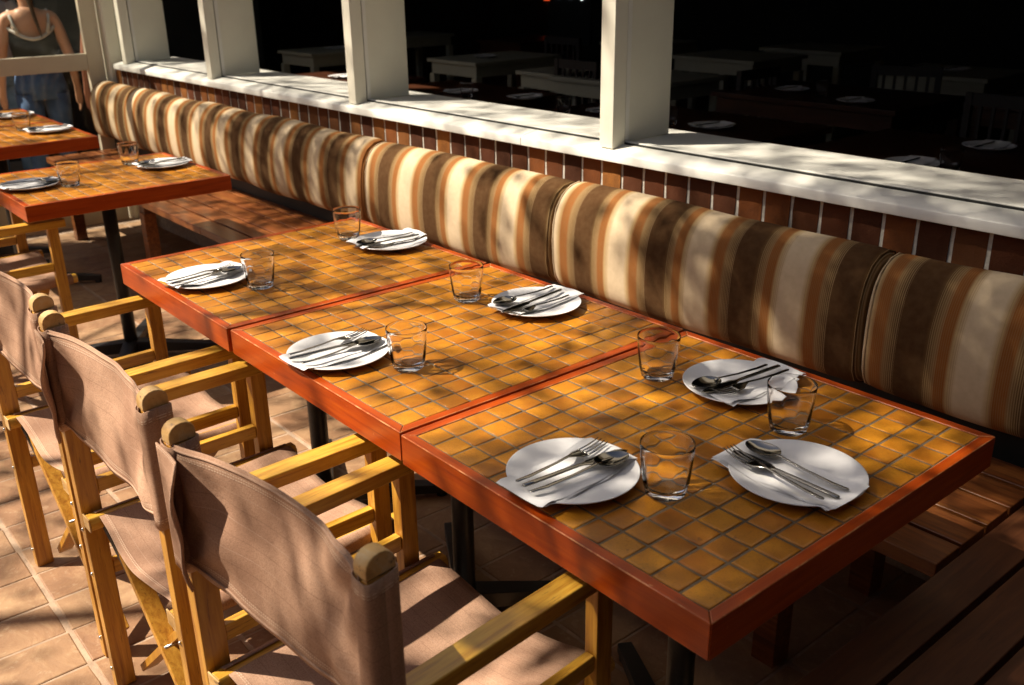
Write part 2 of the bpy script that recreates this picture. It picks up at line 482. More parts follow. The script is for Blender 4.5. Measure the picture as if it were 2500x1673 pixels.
def make_table():
    t = empty('tiled_table')
    b = EB
    # rails with mitred corners
    def rail(p, mat):
        v = [(x, y, z) for z in (TZ - TH, TZ) for x, y in p]
        MB().add(v, [(0, 3, 2, 1), (4, 5, 6, 7), (0, 1, 5, 4), (1, 2, 6, 5), (2, 3, 7, 6), (3, 0, 4, 7)]).build('edging', mat, t, bevel=.0020, seg=3)
    g_ = .0004
    rail([(-TW + g_, 0), (-g_, 0), (-b - g_, b), (-TW + b + g_, b)], X['edge_x'])
    rail([(-TW + g_, TD), (-TW + b + g_, TD - b), (-b - g_, TD - b), (-g_, TD)], X['edge_x'])
    rail([(-TW, g_), (-TW + b, b + g_), (-TW + b, TD - b - g_), (-TW, TD - g_)], X['edge_y'])
    rail([(0, g_), (0, TD - g_), (-b, TD - b - g_), (-b, b + g_)], X['edge_y'])
    MB().box(-TW + b, -b, b, TD - b, TZ - .03, TZ - .0022).build('grout_bed', X['grout'], t)
    for i in range(13):
        for k in range(14):
            o = bpy.data.objects.new('tile', tmesh); COL.objects.link(o); o.parent = t
            o.location = (-b - (i + .5) * TX + R.uniform(-.0004, .0004), b + (k + .5) * TY + R.uniform(-.0004, .0004), TZ - .0008 + R.uniform(-.0003, .0004))
            o.rotation_euler = (R.uniform(-.011, .011), R.uniform(-.011, .011), R.uniform(-.010, .010))
    cx_, cy_ = -TW / 2, TD / 2
    MB().tube([(cx_, cy_, 0.03), (cx_, cy_, TZ - TH)], .026, 20).build('column', X['iron'], t)
    MB().box(cx_ - .13, cx_ + .13, cy_ - .13, cy_ + .13, TZ - TH - .006, TZ - TH - .001).build('mounting_plate', X['iron'], t, bevel=.002)
    for k in range(4):
        a = PI / 4 + .25 + k * PI / 2
        d = Vector((math.cos(a), math.sin(a), 0))
        c_ = Vector((cx_, cy_, 0)); n = Vector((-d.y, d.x, 0))
        v = []
        for r_, wd, z0, z1 in ((.0, .028, .025, .075), (.36, .017, .012, .038)):
            for s_ in (-1, 1):
                for z in (z0, z1): v.append(c_ + d * r_ + n * s_ * wd + Vector((0, 0, z)))
        MB().add(v, [(0, 1, 3, 2), (4, 6, 7, 5), (0, 4, 5, 1), (2, 3, 7, 6), (0, 2, 6, 4), (1, 5, 7, 3)]).build('base_arm', X['iron'], t, bevel=.003)
        MB().tube([c_ + d * .345 + Vector((0, 0, 0)), c_ + d * .345 + Vector((0, 0, .014))], .016, 12).build('foot', X['iron'], t)
    return t
GT = 'ochre tiled tables standing in front of the striped bench'
T = [((0, 0, 0), 'nearest ochre tiled table, holding three place settings, in the foreground'),
     ((-0.6737, 0.004, 0), 'ochre tiled table in the middle of the row of three joined tables'),
     ((-1.3503, 0, 0), 'ochre tiled table at the far end of the row of three joined tables'),
     ((-2.915, -.005, 0), 'ochre tiled table standing alone behind the row of three joined tables'),
     ((-4.222, -.07, 0), 'furthest tiled table, its near corner beside the grey door frame'),
     ((-4.896, -.07, 0), 'tiled table pushed against the far side of the furthest tiled table')]
t0 = make_table()
for i, (loc, lab) in enumerate(T):
    t = t0 if i == 0 else dup(t0)
    t.location = loc
    if i: t.rotation_euler = (0, 0, R.uniform(-.002, .002))
    tag(t, lab, 'table', GT)

# ---------------------------------------------------------------- bench
def plank(name, x0, x1, y0, y1, z0, z1, mat, parent, rot=0):
    cx_, cy_, cz_ = (x0 + x1) / 2, (y0 + y1) / 2, (z0 + z1) / 2
    o = MB().box(x0 - cx_, x1 - cx_, y0 - cy_, y1 - cy_, z0 - cz_, z1 - cz_).build(name, mat, parent, bevel=.0025, seg=2)
    o.location = (cx_, cy_, cz_ + R.uniform(-.0012, .0012)); return o
bn = tag(empty('wall_bench', (0, 0, 0)), 'long slatted timber bench running along the brick wall under the striped cushions', 'bench')
for (y0, y1) in ((.764, .853), (.863, .953), (.963, 1.054), (1.064, 1.152), (1.162, 1.247)):
    for (x0, x1) in ((-5.6, -3.372), (-3.368, -1.562), (-1.558, -.070)):
        plank('plank', x0, x1, y0, y1, .418, .450, X['bench_x'], bn)
for x in (-5.3, -4.1, -2.86, -1.7, -.42):
    for y in (.80, 1.20): plank('leg', x - .03, x + .03, y - .03, y + .03, 0, .378, X['bench_x'], bn)
    plank('cross_bearer', x - .03, x + .03, .775, 1.24, .378, .4165, X['bench_y'], bn)
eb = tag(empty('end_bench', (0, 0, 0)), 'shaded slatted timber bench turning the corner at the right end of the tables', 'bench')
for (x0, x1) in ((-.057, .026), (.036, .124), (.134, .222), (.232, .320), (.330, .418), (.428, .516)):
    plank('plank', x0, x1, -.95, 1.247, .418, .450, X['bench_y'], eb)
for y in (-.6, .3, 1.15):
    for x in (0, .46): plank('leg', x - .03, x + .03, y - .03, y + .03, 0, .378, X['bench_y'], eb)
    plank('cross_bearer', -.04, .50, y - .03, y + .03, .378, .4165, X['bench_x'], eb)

# ---------------------------------------------------------------- wall and windows (turned by about one degree)
WA = math.atan(0.018)
WM = Matrix.Translation((-1, 1.3, 0)) @ Matrix.Rotation(WA, 4, 'Z') @ Matrix.Translation((1, -1.3, 0))
def onwall(o):
    o.matrix_basis = WM @ o.matrix_basis
    return o
wl = empty('brick_wall'); tag(wl, 'low brown brick wall with a course of upright bricks behind the striped cushions', 'wall')
MB().box(-5.62, 2.2, 1.3300, 1.66, -.2, .925).build('mortar_bed', X['mortar'], wl)
def brick_mesh(seed):
    r = random.Random(seed); mb = MB()
    w_, h_ = .0745 / 2, .205 / 2
    nx, nz = 3, 5
    v = []
    for i in range(nx + 1):
        for k in range(nz + 1):
            e = (i in (0, nx)) or (k in (0, nz))
            v.append((-w_ + 2 * w_ * i / nx + (r.uniform(-.0012, .0012) if e else 0), -.0036 + (.0014 if e else 0) + r.uniform(-.0006, .0006), -h_ + 2 * h_ * k / nz))
    f = [(i * (nz + 1) + k, (i + 1) * (nz + 1) + k, (i + 1) * (nz + 1) + k + 1, i * (nz + 1) + k + 1) for i in range(nx) for k in range(nz)]
    n = len(v)
    ring = [i * (nz + 1) for i in range(nx + 1)] + [nx * (nz + 1) + k for k in range(1, nz + 1)] + [i * (nz + 1) + nz for i in range(nx - 1, -1, -1)] + [k for k in range(nz - 1, 0, -1)]
    v += [(v[i][0], .02, v[i][2]) for i in ring]
    for a in range(len(ring)):
        b_ = (a + 1) % len(ring); f.append((ring[a], ring[b_], n + b_, n + a))
    me = mb.add(v, f).mesh('brick'); me.materials.append(X['brick']); return me
bms = [brick_mesh(i) for i in range(5)]
for i in range(-57, 32):
    o = bpy.data.objects.new('brick', R.choice(bms)); COL.objects.link(o); o.parent = wl
    o.location = (-0.826 + .0425 + i * .0848, 1.3300 + R.uniform(-.001, .0012), .822 + R.uniform(-.002, .002))
    o.rotation_euler = (0, R.uniform(-.006, .006), R.uniform(-.01, .01))
onwall(wl)

wf = empty('window_frame'); tag(wf, 'long cream painted window frame with open dark bays above the brick wall', 'window')
prof_o = [(1.300, .929), (1.300, .953), (1.303, .957), (1.369, .9725), (1.3715, .9715), (1.3715, .929)]
MB().extrude_x(prof_o, -5.52, -1.85).build('outer_sill', X['sillpaint'], wf, bevel=.002)
MB().extrude_x(prof_o, -1.8485, 2.2).build('outer_sill', X['sillpaint'], wf, bevel=.002)
prof_i = [(1.379, .929), (1.379, .9785), (1.382, .9800), (1.405, .9785), (1.410, .9735), (1.55, .9725), (1.660, .9745), (1.682, .9735), (1.686, .966), (1.686, .929)]
MB().extrude_x(prof_i, -5.50, 2.2).build('inner_sill', X['sillpaint'], wf)
MB().box(-5.5, 2.2, 1.3717, 1.3788, .929, .9768).build('groove_shade_strip', X['blackboard'], wf)  # solid black strip, its colour stands in for shade in the sill gap
for xr in (-5.353, -4.205, -2.872, -1.452, 0.03):
    xl = xr - .055
    mm = MB().box(xl, xr, 1.318, 1.372, .965, 2.0).build('mullion', X['paint'], wf, bevel=.002)
    MB().box(xl + .004, xr - .006, 1.3785, 1.396, .9785, 2.0).build('glazing_channel', X['sillpaint'], mm)
    MB().box(xl + .010, xr - .012, 1.3965, 1.590, .9765, 2.0).build('jamb_board', X['paint'], mm, bevel=.0015)
    MB().box(xl + .01, xr - .014, 1.3724, 1.3782, .97, 2.0).build('seal', X['blackboard'], mm)
MB().box(-5.5, 2.2, 1.302, 1.68, 1.99, 2.12).build('header', X['paint'], wf, bevel=.003)
onwall(wf)
uw = MB().box(-5.62, 2.2, 1.34, 1.66, 2.12, 3.3).build('upper_wall', X['render_wall']); tag(uw, kind='structure'); onwall(uw)

# cushions
def cushion(x0, x1, org, seed):
    L = x1 - x0; r = random.Random(seed)
    prof = [(.030, .532), (.008, .535), (-.016, .546), (-.034, .572), (-.042, .62), (-.043, .69), (-.037, .75), (-.024, .798), (.000, .835), (.034, .857), (.072, .863), (.102, .852), (.117, .82), (.119, .70), (.115, .60), (.100, .545), (.065, .532)]
    prof = [(y + 1.195, z) for y, z in prof]
    cy_ = sum(p[0] for p in prof) / len(prof); cz_ = sum(p[1] for p in prof) / len(prof)
    ts = [0, .004, .012, .028, .05]
    nm = max(6, int(L / .07))
    xs = ts + [.05 + (L - .10) * k / nm for k in range(1, nm)] + [L - t_ for t_ in reversed(ts)]
    v = []
    for x in xs:
        e = min(x, L - x)
        s_ = 1 - .10 * max(0, 1 - e / .03) ** 2.4
        if e <= 0: s_ = .85
        for y, z in prof:
            q = noise.noise(Vector((x * 3 + seed * 9, y * 5, z * 5)))
            q2 = noise.noise(Vector((x * 11 + seed * 5, y * 9, z * 9)))
            v.append((x + x0 - org, cy_ + (y - cy_) * s_ + q * .009 + q2 * .0030, cz_ + (z - cz_) * s_ + q * .008 + q2 * .0025 - (.006 * math.sin(PI * (x / L)) if z < .6 else 0)))
    n = len(prof); f = []
    for i in range(len(xs) - 1):
        for k in range(n): f.append((i * n + k, i * n + (k + 1) % n, (i + 1) * n + (k + 1) % n, (i + 1) * n + k))
    f.append(tuple(range(n))); f.append(tuple((len(xs) - 1) * n + k for k in range(n)))
    o = MB().add(v, f, True).build('back_cushion', X['cushion'])
    sb = o.modifiers.new('sub', 'SUBSURF'); sb.levels = 1; sb.render_levels = 2
    # seam piping at both end faces
    for e in (0, 1):
        i = (2 if e == 0 else len(xs) - 3) * n
        MB().tube([v[i + k] for k in list(range(n)) + [0]], .0022, 6).build('piping', X['cushion'], o)
    o.location = (org, 0, 0)
    onwall(o); return o
CG = 'striped cushions leaning on the brick wall'
for (x0, x1, org, lab) in ((-.500, .62, -.470, 'striped back cushion at the right end, beyond the last seam, in full shade'),
                           (-1.553, -.503, -1.505, 'striped back cushion behind the nearest tiled table, sun patches on its left half'),
                           (-2.606, -1.556, -2.560, 'striped back cushion behind the joined tables, dappled with sun all over'),
                           (-5.62, -2.609, -5.50, 'long striped back cushion at the left, reaching the grey door frame')):
    tag(cushion(x0, x1, org, int(-x0 * 10) + 3), lab, 'cushion', CG)
bk = MB().box(-5.6, 2.0, 1.262, 1.326, .30, .60).build('bench_backboard', X['blackboard']); tag(bk, 'dark low backboard between the slatted bench and the striped cushions', 'board'); onwall(bk)

# ---------------------------------------------------------------- director's chairs
def sheet(name, fn, nu, nv, mat, parent, thick=.0016, su=1, sv=1):
    v = []; uv = []
    for i in range(nu + 1):
        for k in range(nv + 1):
            v.append(fn(i / nu, k / nv)); uv.append((i / nu * su, k / nv * sv))
    f = [(i * (nv + 1) + k, (i + 1) * (nv + 1) + k, (i + 1) * (nv + 1) + k + 1, i * (nv + 1) + k + 1) for i in range(nu) for k in range(nv)]
    me = bpy.data.meshes.new(name); me.from_pydata([tuple(a) for a in v], [], f)
    ul = me.uv_layers.new(name='UVMap')
    for lp in me.loops: ul.data[lp.index].uv = uv[lp.vertex_index]
    o = link(name, me, mat, parent, smooth=True)
    s_ = o.modifiers.new('solid', 'SOLIDIFY'); s_.thickness = thick; s_.offset = 0
    return o

def make_chair(var=0):
    r = random.Random(40 + var)
    t = empty('director_chair')
    HX = .2455; YR = -.345; YF = .053
    for s_ in (-1, 1):
        # rear post with half-round top
        a, b = .013, .021
        prof = [(YR - b, .8555), (YR + b, .8555), (YR + b, .868)] + [(YR + b * math.cos(q * PI / 8), .868 + b * .85 * math.sin(q * PI / 8)) for q in range(1, 8)] + [(YR - b, .868)]
        p = MB().box(s_ * HX - a, s_ * HX + a, YR - b, YR + b, 0, .855).build('rear_post', X['oak_z'], t, bevel=.0022)
        MB().extrude_x(prof, s_ * HX - a, s_ * HX + a).build('post_cap', X['oak_end'], p, bevel=.0022)
        for z in (.052, .41, .30):
            MB().tube([(s_ * HX, YR - b + .001, z), (s_ * HX, YR - b - .0025, z), (s_ * HX, YR - b - .004, z)], [.0045, .004, .0015], 10).build('bolt', X['boltsteel'], p)
        MB().box(s_ * HX - .013, s_ * HX + .013, YF - .018, YF + .018, 0, .642).build('front_post', X['oak_z'], t, bevel=.002)
        # arm
        y0, y1 = YR + .0215, YF + .045
        v = []
        for y, hw, dz in ((y0, .0205, 0), (-.12, .0215, .001), (y1 - .01, .0215, 0), (y1, .019, 0)):
            for z in (.6425, .670 + dz):
                for q in (-1, 1): v.append((s_ * HX + q * hw, y, z))
        f = [(0, 1, 3, 2), (12, 14, 15, 13)]
        for i in range(3):
            b_ = i * 4
            f += [(b_, b_ + 4, b_ + 5, b_ + 1), (b_ + 2, b_ + 3, b_ + 7, b_ + 6), (b_, b_ + 2, b_ + 6, b_ + 4), (b_ + 1, b_ + 5, b_ + 7, b_ + 3)]
        MB().add(v, f).build('armrest', X['oak_y'], t, bevel=.003, seg=3)
        MB().box(s_ * HX - .009, s_ * HX + .009, YR + .0215, YF - .0185, .485, .516).build('side_rail', X['oak_y'], t, bevel=.0025)
        MB().box(s_ * HX - .009, s_ * HX + .009, YR + .0215, YF - .0185, .286, .318).build('lower_rail', X['oak_y'], t, bevel=.0025)
        # seat rail, a rounded lath under the canvas
        xr_ = s_ * .214
        MB().extrude_x([(-.014, -.012), (.014, -.012), (.019, 0), (.016, .012), (.008, .017), (-.008, .017), (-.016, .012), (-.019, 0)], 0, 1)
        v = []
        oc = [(-.013, -.014), (.013, -.014), (.018, -.004), (.018, .006), (.011, .015), (-.011, .015), (-.018, .006), (-.018, -.004)]
        for y in (-.362, .112):
            for a_, z in oc: v.append((xr_ + a_, y, .437 + z))
        f = [tuple(range(8)), tuple(range(15, 7, -1))] + [(i, (i + 1) % 8, 8 + (i + 1) % 8, 8 + i) for i in range(8)]
        sr = MB().add(v, f).build('seat_rail', X['oak_y'], t, bevel=.0015)
        MB().box(xr_ - .0185, xr_ + .0185, -.3655, -.3625, .423, .453).build('end_cap', X['oak_end'], sr, bevel=.001)
        # black stay
        MB().bar((s_ * .205, -.335, .425), (s_ * .12, -.325, .330), .004, .014).build('stay', X['strap_black'], t)
    # scissor legs front and rear
    for y, k in ((YR + .032, 0), (YR + .052, 1), (YF - .032, 0), (YF - .052, 1)):
        s_ = 1 if k == 0 else -1
        c_ = MB().bar((-s_ * .205, y, .425), (s_ * .228, y, .030), .017, .036, ref=(0, 1, 0)).build('cross_leg', X['oak_z'], t, bevel=.002)
    for y in (YR + .042, YF - .042):
        MB().tube([(0.0115, y - .022, .236), (0.0115, y + .022, .236)], .0035, 10).build('pivot_bolt', X['boltsteel'], t)
    # seat canvas
    def seat(u, v_):
        x = -.214 + .428 * u
        edge = min(u, 1 - u)
        z = .4545 - (.036 + .006 * math.sin(3.1 * v_ + var)) * math.sin(PI * u) ** .9
        if edge < .02: x = (-.232 if u < .5 else .232); z = .446
        y = -.345 + .44 * v_ + .004 * math.sin(9 * u + var) * (abs(v_ - .5) * 2) ** 3
        z += .003 * noise.noise(Vector((x * 12, y * 9, var))) + .006 * (1 - math.sin(PI * v_)) * math.sin(PI * u) * (0.6 if v_ > .5 else -.3)
        return (x, y, z)
    sc_ = sheet('seat_canvas', seat, 36, 22, X['canvas'], t, .002, .43, .44)
    for s_ in (-1, 1):
        sheet('seat_canvas_wrap', lambda u, v_, s_=s_: (s_ * (.214 + .0215 * math.sin(u * 2.6)), -.345 + .44 * v_, .436 + .0190 * math.cos(u * 2.6)), 8, 4, X['canvas'], sc_, .0015, .05, .44)
    # back canvas: sleeves round both posts and a sagging panel between
    ZB, ZT = .656, .858
    for s_ in (-1, 1):
        def slv(u, v_, s_=s_):
            a = 2 * PI * u
            x = s_ * HX + .0178 * math.copysign(abs(math.cos(a)) ** .55, math.cos(a)); y = YR + .0255 * math.copysign(abs(math.sin(a)) ** .55, math.sin(a))
            return (x, y, ZB - .012 + (ZT - ZB + .010) * v_ + .003 * math.sin(a * 2 + var))
        sheet('post_sleeve', slv, 28, 10, X['canvas'], t, .0016, .08, .17)
    def back(u, v_):
        x = -HX + 2 * HX * u
        s_ = math.sin(PI * u)
        z = ZB + (ZT - ZB) * v_ - .012 * s_ * v_ - .026 * s_ * (1 - v_)
        y = YR - .022 + (.018 + .034 * v_) * s_ ** .9
        for cu, cv, sg in ((0, 1, 1), (1, 1, -1), (0, 0, 1), (1, 0, -1)):
            dx_, dz_ = (u - cu) * 2.9, (v_ - cv); rr = math.hypot(dx_, dz_) + .02
            y += .0042 * math.sin(math.atan2(dz_, abs(dx_) + .001) * 9 + var + cu) * math.exp(-((rr - .55) / .5) ** 2) * min(1, rr * 3)
        y += .007 * noise.noise(Vector((u * 4 + var * 3, v_ * 2, 1))) + .0022 * math.sin(u * 34 + v_ * 3) * (1 - s_) + .004 * math.sin(7 * v_ + 5 * u) * s_ * (1 - s_) * 2
        return (x, y, z)
    bc = sheet('back_canvas', back, 60, 18, X['canvas'], t, .002, .49, .17)
    # hems
    for vv in (0.03, .97):
        mb = MB(); mb.tube([Vector(back(i / 50, vv)) + Vector((0, -.0012, 0)) for i in range(1, 50)], .0022, 6); mb.build('hem', X['canvas'], bc)
    def flap(u, v_):
        x = -HX - .017 + .078 * u
        y = YR - .0285 - .020 * u * u * (.5 + .5 * math.sin(v_ * PI)) - .004 * math.sin(v_ * 11 + var) * u
        z = ZB - .010 + (ZT - ZB + .006) * v_ - .006 * u + .002 * math.sin(v_ * 9 + var)
        if u > .97: y -= .003
        return (x, y, z)
    fl = sheet('folded_flap', flap, 14, 14, X['canvas'], t, .0022, .075, .16)
    MB().tube([flap(1, i / 12) for i in range(13)], .0018, 6).build('stitched_edge', X['napkin'] if False else X['canvas'], fl)
    return t
CH = [(-.489, .003, 0.080, 'nearest director chair, taupe canvas back filling the lower left foreground'),
      (-1.082, -.006, .022, 'middle director chair of the three at the joined tables, arms under the table edge'),
      (-1.696, -.003, .030, 'director chair at the far joined table, cut off by the left picture edge'),
      (-3.252, .035, 0, 'golden wooden director chair at the table standing alone behind')]
for i, (x, y, rz, lab) in enumerate(CH):
    if i == 0: c0 = make_chair(0); t = c0
    elif i == 1: t = make_chair(1)
    else: t = dup(c0)
    t.location = (x, y, 0); t.rotation_euler = (0, 0, rz)
    t.scale = ((.952, .985, 1, 1)[i], 1, 1)
    tag(t, lab, 'chair', 'canvas director chairs along the tables')

# ---------------------------------------------------------------- tableware
def lathe_obj(name, prof, mat, n=48, fr=None, close=False):
    return MB().lathe(prof, n, fr, close).mesh(name)
PR = .1035
def plate_z(r):
    if r < .060: return .0085
    return .0085 + ((r - .060) / (PR - .060)) ** 1.4 * .0080
pp = [(0.0001, .0085), (.03, .0085), (.060, .0085), (.070, .0095), (.082, .0118), (.094, .0145), (.1020, .0163), (.1035, .0162), (.1032, .0148), (.098, .0128), (.085, .0085), (.066, .0040), (.058, .0022), (.055, .0002), (.050, .0002), (.048, .0020), (.0001, .0020)]
plate_me = MB().lathe(pp, 72).mesh('plate'); plate_me.materials.append(X['china'])
# tumbler
def fac(i, t, r):
    if i in (1, 2, 3, 4): return r * (1 + .036 * abs(math.cos(5 * t)) - .024)
    if i in (5,): return r * (1 + .014 * abs(math.cos(5 * t)) - .009)
    return r
gp = [(.0001, .0008), (.0275, .0006), (.0308, .004), (.0350, .022), (.0380, .045), (.0397, .062), (.0405, .078), (.0408, .0848), (.0405, .0856), (.0401, .0857), (.0398, .0850), (.0395, .078), (.0386, .062), (.0367, .045), (.0332, .022), (.0278, .0125), (.020, .0098), (.0001, .0090)]
glass_me = MB().lathe(gp, 60, fac).mesh('tumbler'); glass_me.materials.append(X['glass'])

def strip(secs, nseg=8):
    """secs: (y, x centre, half width, z centre, half thickness)"""
    v = []; 
    for y, xc, hw, zc, ht in secs:
        for k in range(nseg):
            a = 2 * PI * k / nseg
            v.append((xc + hw * math.cos(a), y, zc + ht * math.sin(a)))
    n = nseg; f = []
    for i in range(len(secs) - 1):
        for k in range(n): f.append((i * n + k, i * n + (k + 1) % n, (i + 1) * n + (k + 1) % n, (i + 1) * n + k))
    f.append(tuple(range(n))); f.append(tuple((len(secs) - 1) * n + k for k in range(n)))
    return v, f
# cutlery lies along +y, handle end at y = 0, resting height z = 0
def knife_mesh():
    mb = MB()
    mb.add(*strip([(0, 0, .0018, .003, .0012), (.002, 0, .0046, .003, .0024), (.02, 0, .0048, .003, .0026), (.075, 0, .0040, .0032, .0028), (.105, 0, .0036, .0034, .0026), (.113, .0005, .0045, .003, .0014), (.125, .0012, .0098, .0028, .0009), (.160, .0018, .0110, .0026, .0009), (.185, .0016, .0096, .0024, .0008), (.196, .0022, .0062, .0022, .0006), (.202, .0040, .0010, .002, .0003)]), smooth=True)
    return mb.mesh('knife')
def fork_mesh():
    mb = MB()
    mb.add(*strip([(0, 0, .0012, .0045, .0008), (.003, 0, .0040, .0045, .0012), (.03, 0, .0040, .0035, .0012), (.08, 0, .0026, .0052, .0014), (.108, 0, .0028, .0075, .0014), (.118, 0, .0070, .0062, .0010), (.127, 0, .0122, .0045, .0009), (.138, 0, .0130, .0034, .0009), (.143, 0, .0128, .0032, .0008)]), smooth=True)
    for k in range(4):
        x = -.0110 + k * .00733
        mb.add(*strip([(.141, x, .0021, .0033, .0008), (.163, x * 1.0, .0019, .0045, .0008), (.180, x * .97, .0016, .0082, .0006), (.187, x * .95, .0008, .0108, .0005)], 6), smooth=True)
    return mb.mesh('fork')
def spoon_mesh():
    mb = MB()
    mb.add(*strip([(0, 0, .0012, .0045, .0008), (.003, 0, .0040, .0045, .0012), (.03, 0, .0040, .0035, .0012), (.08, 0, .0026, .0052, .0014), (.125, 0, .0024, .0095, .0014), (.136, 0, .0040, .0085, .0012)]), smooth=True)
    v = []; n = 20
    rings = []
    for j, q in enumerate((1.0, .97, .8, .55, .28)):
        for k in range(n):
            a = 2 * PI * k / n
            tap = 1 - .16 * math.sin(a)
            v.append((.0212 * q * math.cos(a) * tap, .158 + .0315 * q * math.sin(a), (.0100 if j == 0 else .0098) - .0075 * (1 - q * q)))
    f = []
    for j in range(4):
        for k in range(n): f.append((j * n + k, j * n + (k + 1) % n, (j + 1) * n + (k + 1) % n, (j + 1) * n + k))
    f.append(tuple(4 * n + k for k in range(n)))
    lo = len(v); v2 = [(x, y, z - .0011) for x, y, z in v]
    f2 = [tuple(i + lo for i in reversed(q)) for q in f]
    f3 = [(k, lo + k, lo + (k + 1) % n, (k + 1) % n) for k in range(n)]
    mb.add(v + v2, f + f2 + f3, True)
    return mb.mesh('spoon')
KM, FM, SM = knife_mesh(), fork_mesh(), spoon_mesh()
for q in (KM, FM, SM): q.materials.append(X['steel'])
def napkin_mesh(seed):
    r = random.Random(seed); NX, NY = 12, 22
    mb = MB()
    for layer in range(3):
        v = []
        hw = .049 - layer * .0015; dx = layer * .0035 * (1 if seed % 2 else -1); ln = .213 - layer * .004
        for i in range(NX + 1):
            for k in range(NY + 1):
                x = -hw + 2 * hw * i / NX + dx + .0016 * math.sin(k * .6 + layer * 2 + seed); y = -ln / 2 + ln * k / NY + layer * .001 + .002 * math.sin(i * .5 + seed)
                d = math.hypot(x, y)
                z = plate_z(min(d, PR)) if d < PR else .0168 - (d - PR) * .25
                z += .0012 + (2 - layer) * .0011 + .0011 * noise.noise(Vector((x * 40, y * 40, seed + layer)))
                ed = min(i, NX - i)
                if ed == 0: z += .0012 * (1 + math.sin(k * .7 + seed + layer))
                v.append((x, y, z))
        f = [(i * (NY + 1) + k, (i + 1) * (NY + 1) + k, (i + 1) * (NY + 1) + k + 1, i * (NY + 1) + k + 1) for i in range(NX) for k in range(NY)]
        mb.add(v, f, True)
    me = mb.mesh('napkin'); me.materials.append(X['napkin']); return me
NM = [napkin_mesh(i) for i in range(4)]
def put(name, me, loc, rot, label, cat, group):
    o = bpy.data.objects.new(name, me); COL.objects.link(o); o.location = loc; o.rotation_euler = rot
    return tag(o, label, cat, group)
def cutl(me, name, end, tip, zt, label, flip=False, zs=(.0, .0)):
    e, t_ = Vector(end), Vector(tip)
    rz = math.atan2((t_ - e).y, (t_ - e).x) - PI / 2
    z0 = zt
    put(name, me, (e.x, e.y, z0 + zs[0]), (zs[1], PI if flip else 0, rz) if False else (zs[1], 0, rz), label, name, name + 's laid on the napkins')
def setting(pos, nm, nang, knife, fork, spoon, where, nrot=0.0, z=TZ, nseed=0, noff=(0, 0), kz=0, fz=0, sz=0):
    """pos plate centre; knife/fork/spoon = (handle end, tip)"""
    zp = z + .0002
    put('plate', plate_me, (pos[0], pos[1], zp), (0, 0, R.uniform(0, 3)), 'round white plate ' + where, 'plate', 'white plates on the tables')
    put('napkin', NM[nseed], (pos[0] + noff[0], pos[1] + noff[1], zp), (0, 0, nang), 'white paper napkin on the plate ' + where, 'napkin', 'paper napkins on the plates')
    for nm_, me, (a, b), dz in (('knife', KM, knife, kz), ('fork', FM, fork, fz), ('spoon', SM, spoon, sz)):
        d = math.hypot(a[0] - pos[0], a[1] - pos[1])
        zh = plate_z(min(d, PR)) + .0036
        # centre part rests on the napkin, handle end on the rim
        tilt = -.012
        cutl(me, nm_, a, b, zp + max(zh, .0118), 'steel ' + nm_ + ' on the plate ' + where, zs=(dz, tilt))
def shift(p, d): return tuple((q[0] + d[0], q[1] + d[1]) for q in p)
A = 'FRONT'
setting((-.366, .118), 0, .06, ((-.3665, .017), (-.350, .221)), ((-.384, .018), (-.388, .203)), ((-.346, .014), (-.333, .198)), 'on the chair side of the foreground table', nseed=1, noff=(0.0, -.012), kz=.0022)
setting((-.135, .370), 0, PI / 2, ((-.044, .339), (-.240, .343)), ((-.051, .310), (-.242, .333)), ((-.047, .369), (-.234, .379)), 'at the right end of the foreground table', nseed=2, noff=(-.004, -.016), fz=.0025)
setting((-.403, .577), 0, PI - .05, ((-.384, .674), (-.404, .468)), ((-.362, .672), (-.385, .485)), ((-.407, .668), (-.431, .484)), 'on the cushion side of the foreground table', nseed=0, noff=(.012, .012), kz=.003)
setting((-1.040, .101), 0, .03, ((-1.042, -.008), (-1.029, .191)), ((-1.066, .004), (-1.078, .192)), ((-1.007, .001), (-1.018, .184)), 'on the chair side of the middle joined table', nseed=2, noff=(.004, -.006), kz=.003)
setting((-.993, .597), 0, PI + .04, ((-1.002, .684), (-.977, .480)), ((-.966, .675), (-.957, .488)), ((-1.033, .686), (-1.024, .503)), 'on the cushion side of the middle joined table', nseed=3, noff=(-.004, .006), kz=.003)
setting((-1.702, .112), 0, .15, ((-1.669, .004), (-1.700, .200)), ((-1.700, .004), (-1.717, .190)), ((-1.648, .010), (-1.684, .186)), 'on the chair side of the far joined table', nseed=0, noff=(-.01, 0), kz=.003)
setting((-1.668, .642), 0, PI - .05, ((-1.642, .722), (-1.664, .518)), ((-1.604, .723), (-1.606, .538)), ((-1.679, .728), (-1.680, .545)), 'on the cushion side of the far joined table', nseed=1, noff=(-.012, 0), kz=.003)
setting((-3.225, .094), 0, .12, ((-3.235, .0), (-3.215, .196)), ((-3.265, .0), (-3.240, .186)), ((-3.205, .0), (-3.190, .182)), 'on the chair side of the lone table behind', nseed=2, kz=.003)
setting((-3.268, .608), 0, PI - .1, ((-3.255, .700), (-3.262, .500)), ((-3.225, .695), (-3.240, .510)), ((-3.285, .700), (-3.290, .516)), 'on the cushion side of the lone table behind', nseed=3, kz=.003)
setting((-4.532, .535), 0, PI, ((-4.525, .625), (-4.535, .425)), ((-4.50, .62), (-4.505, .435)), ((-4.555, .625), (-4.56, .443)), 'on the furthest tiled table', nseed=0, kz=.003)
setting((-5.190, .535), 0, PI - .1, ((-5.18, .625), (-5.19, .425)), ((-5.15, .62), (-5.16, .435)), ((-5.21, .625), (-5.215, .443)), 'at the very back left, beyond the furthest glass', nseed=1, kz=.003)
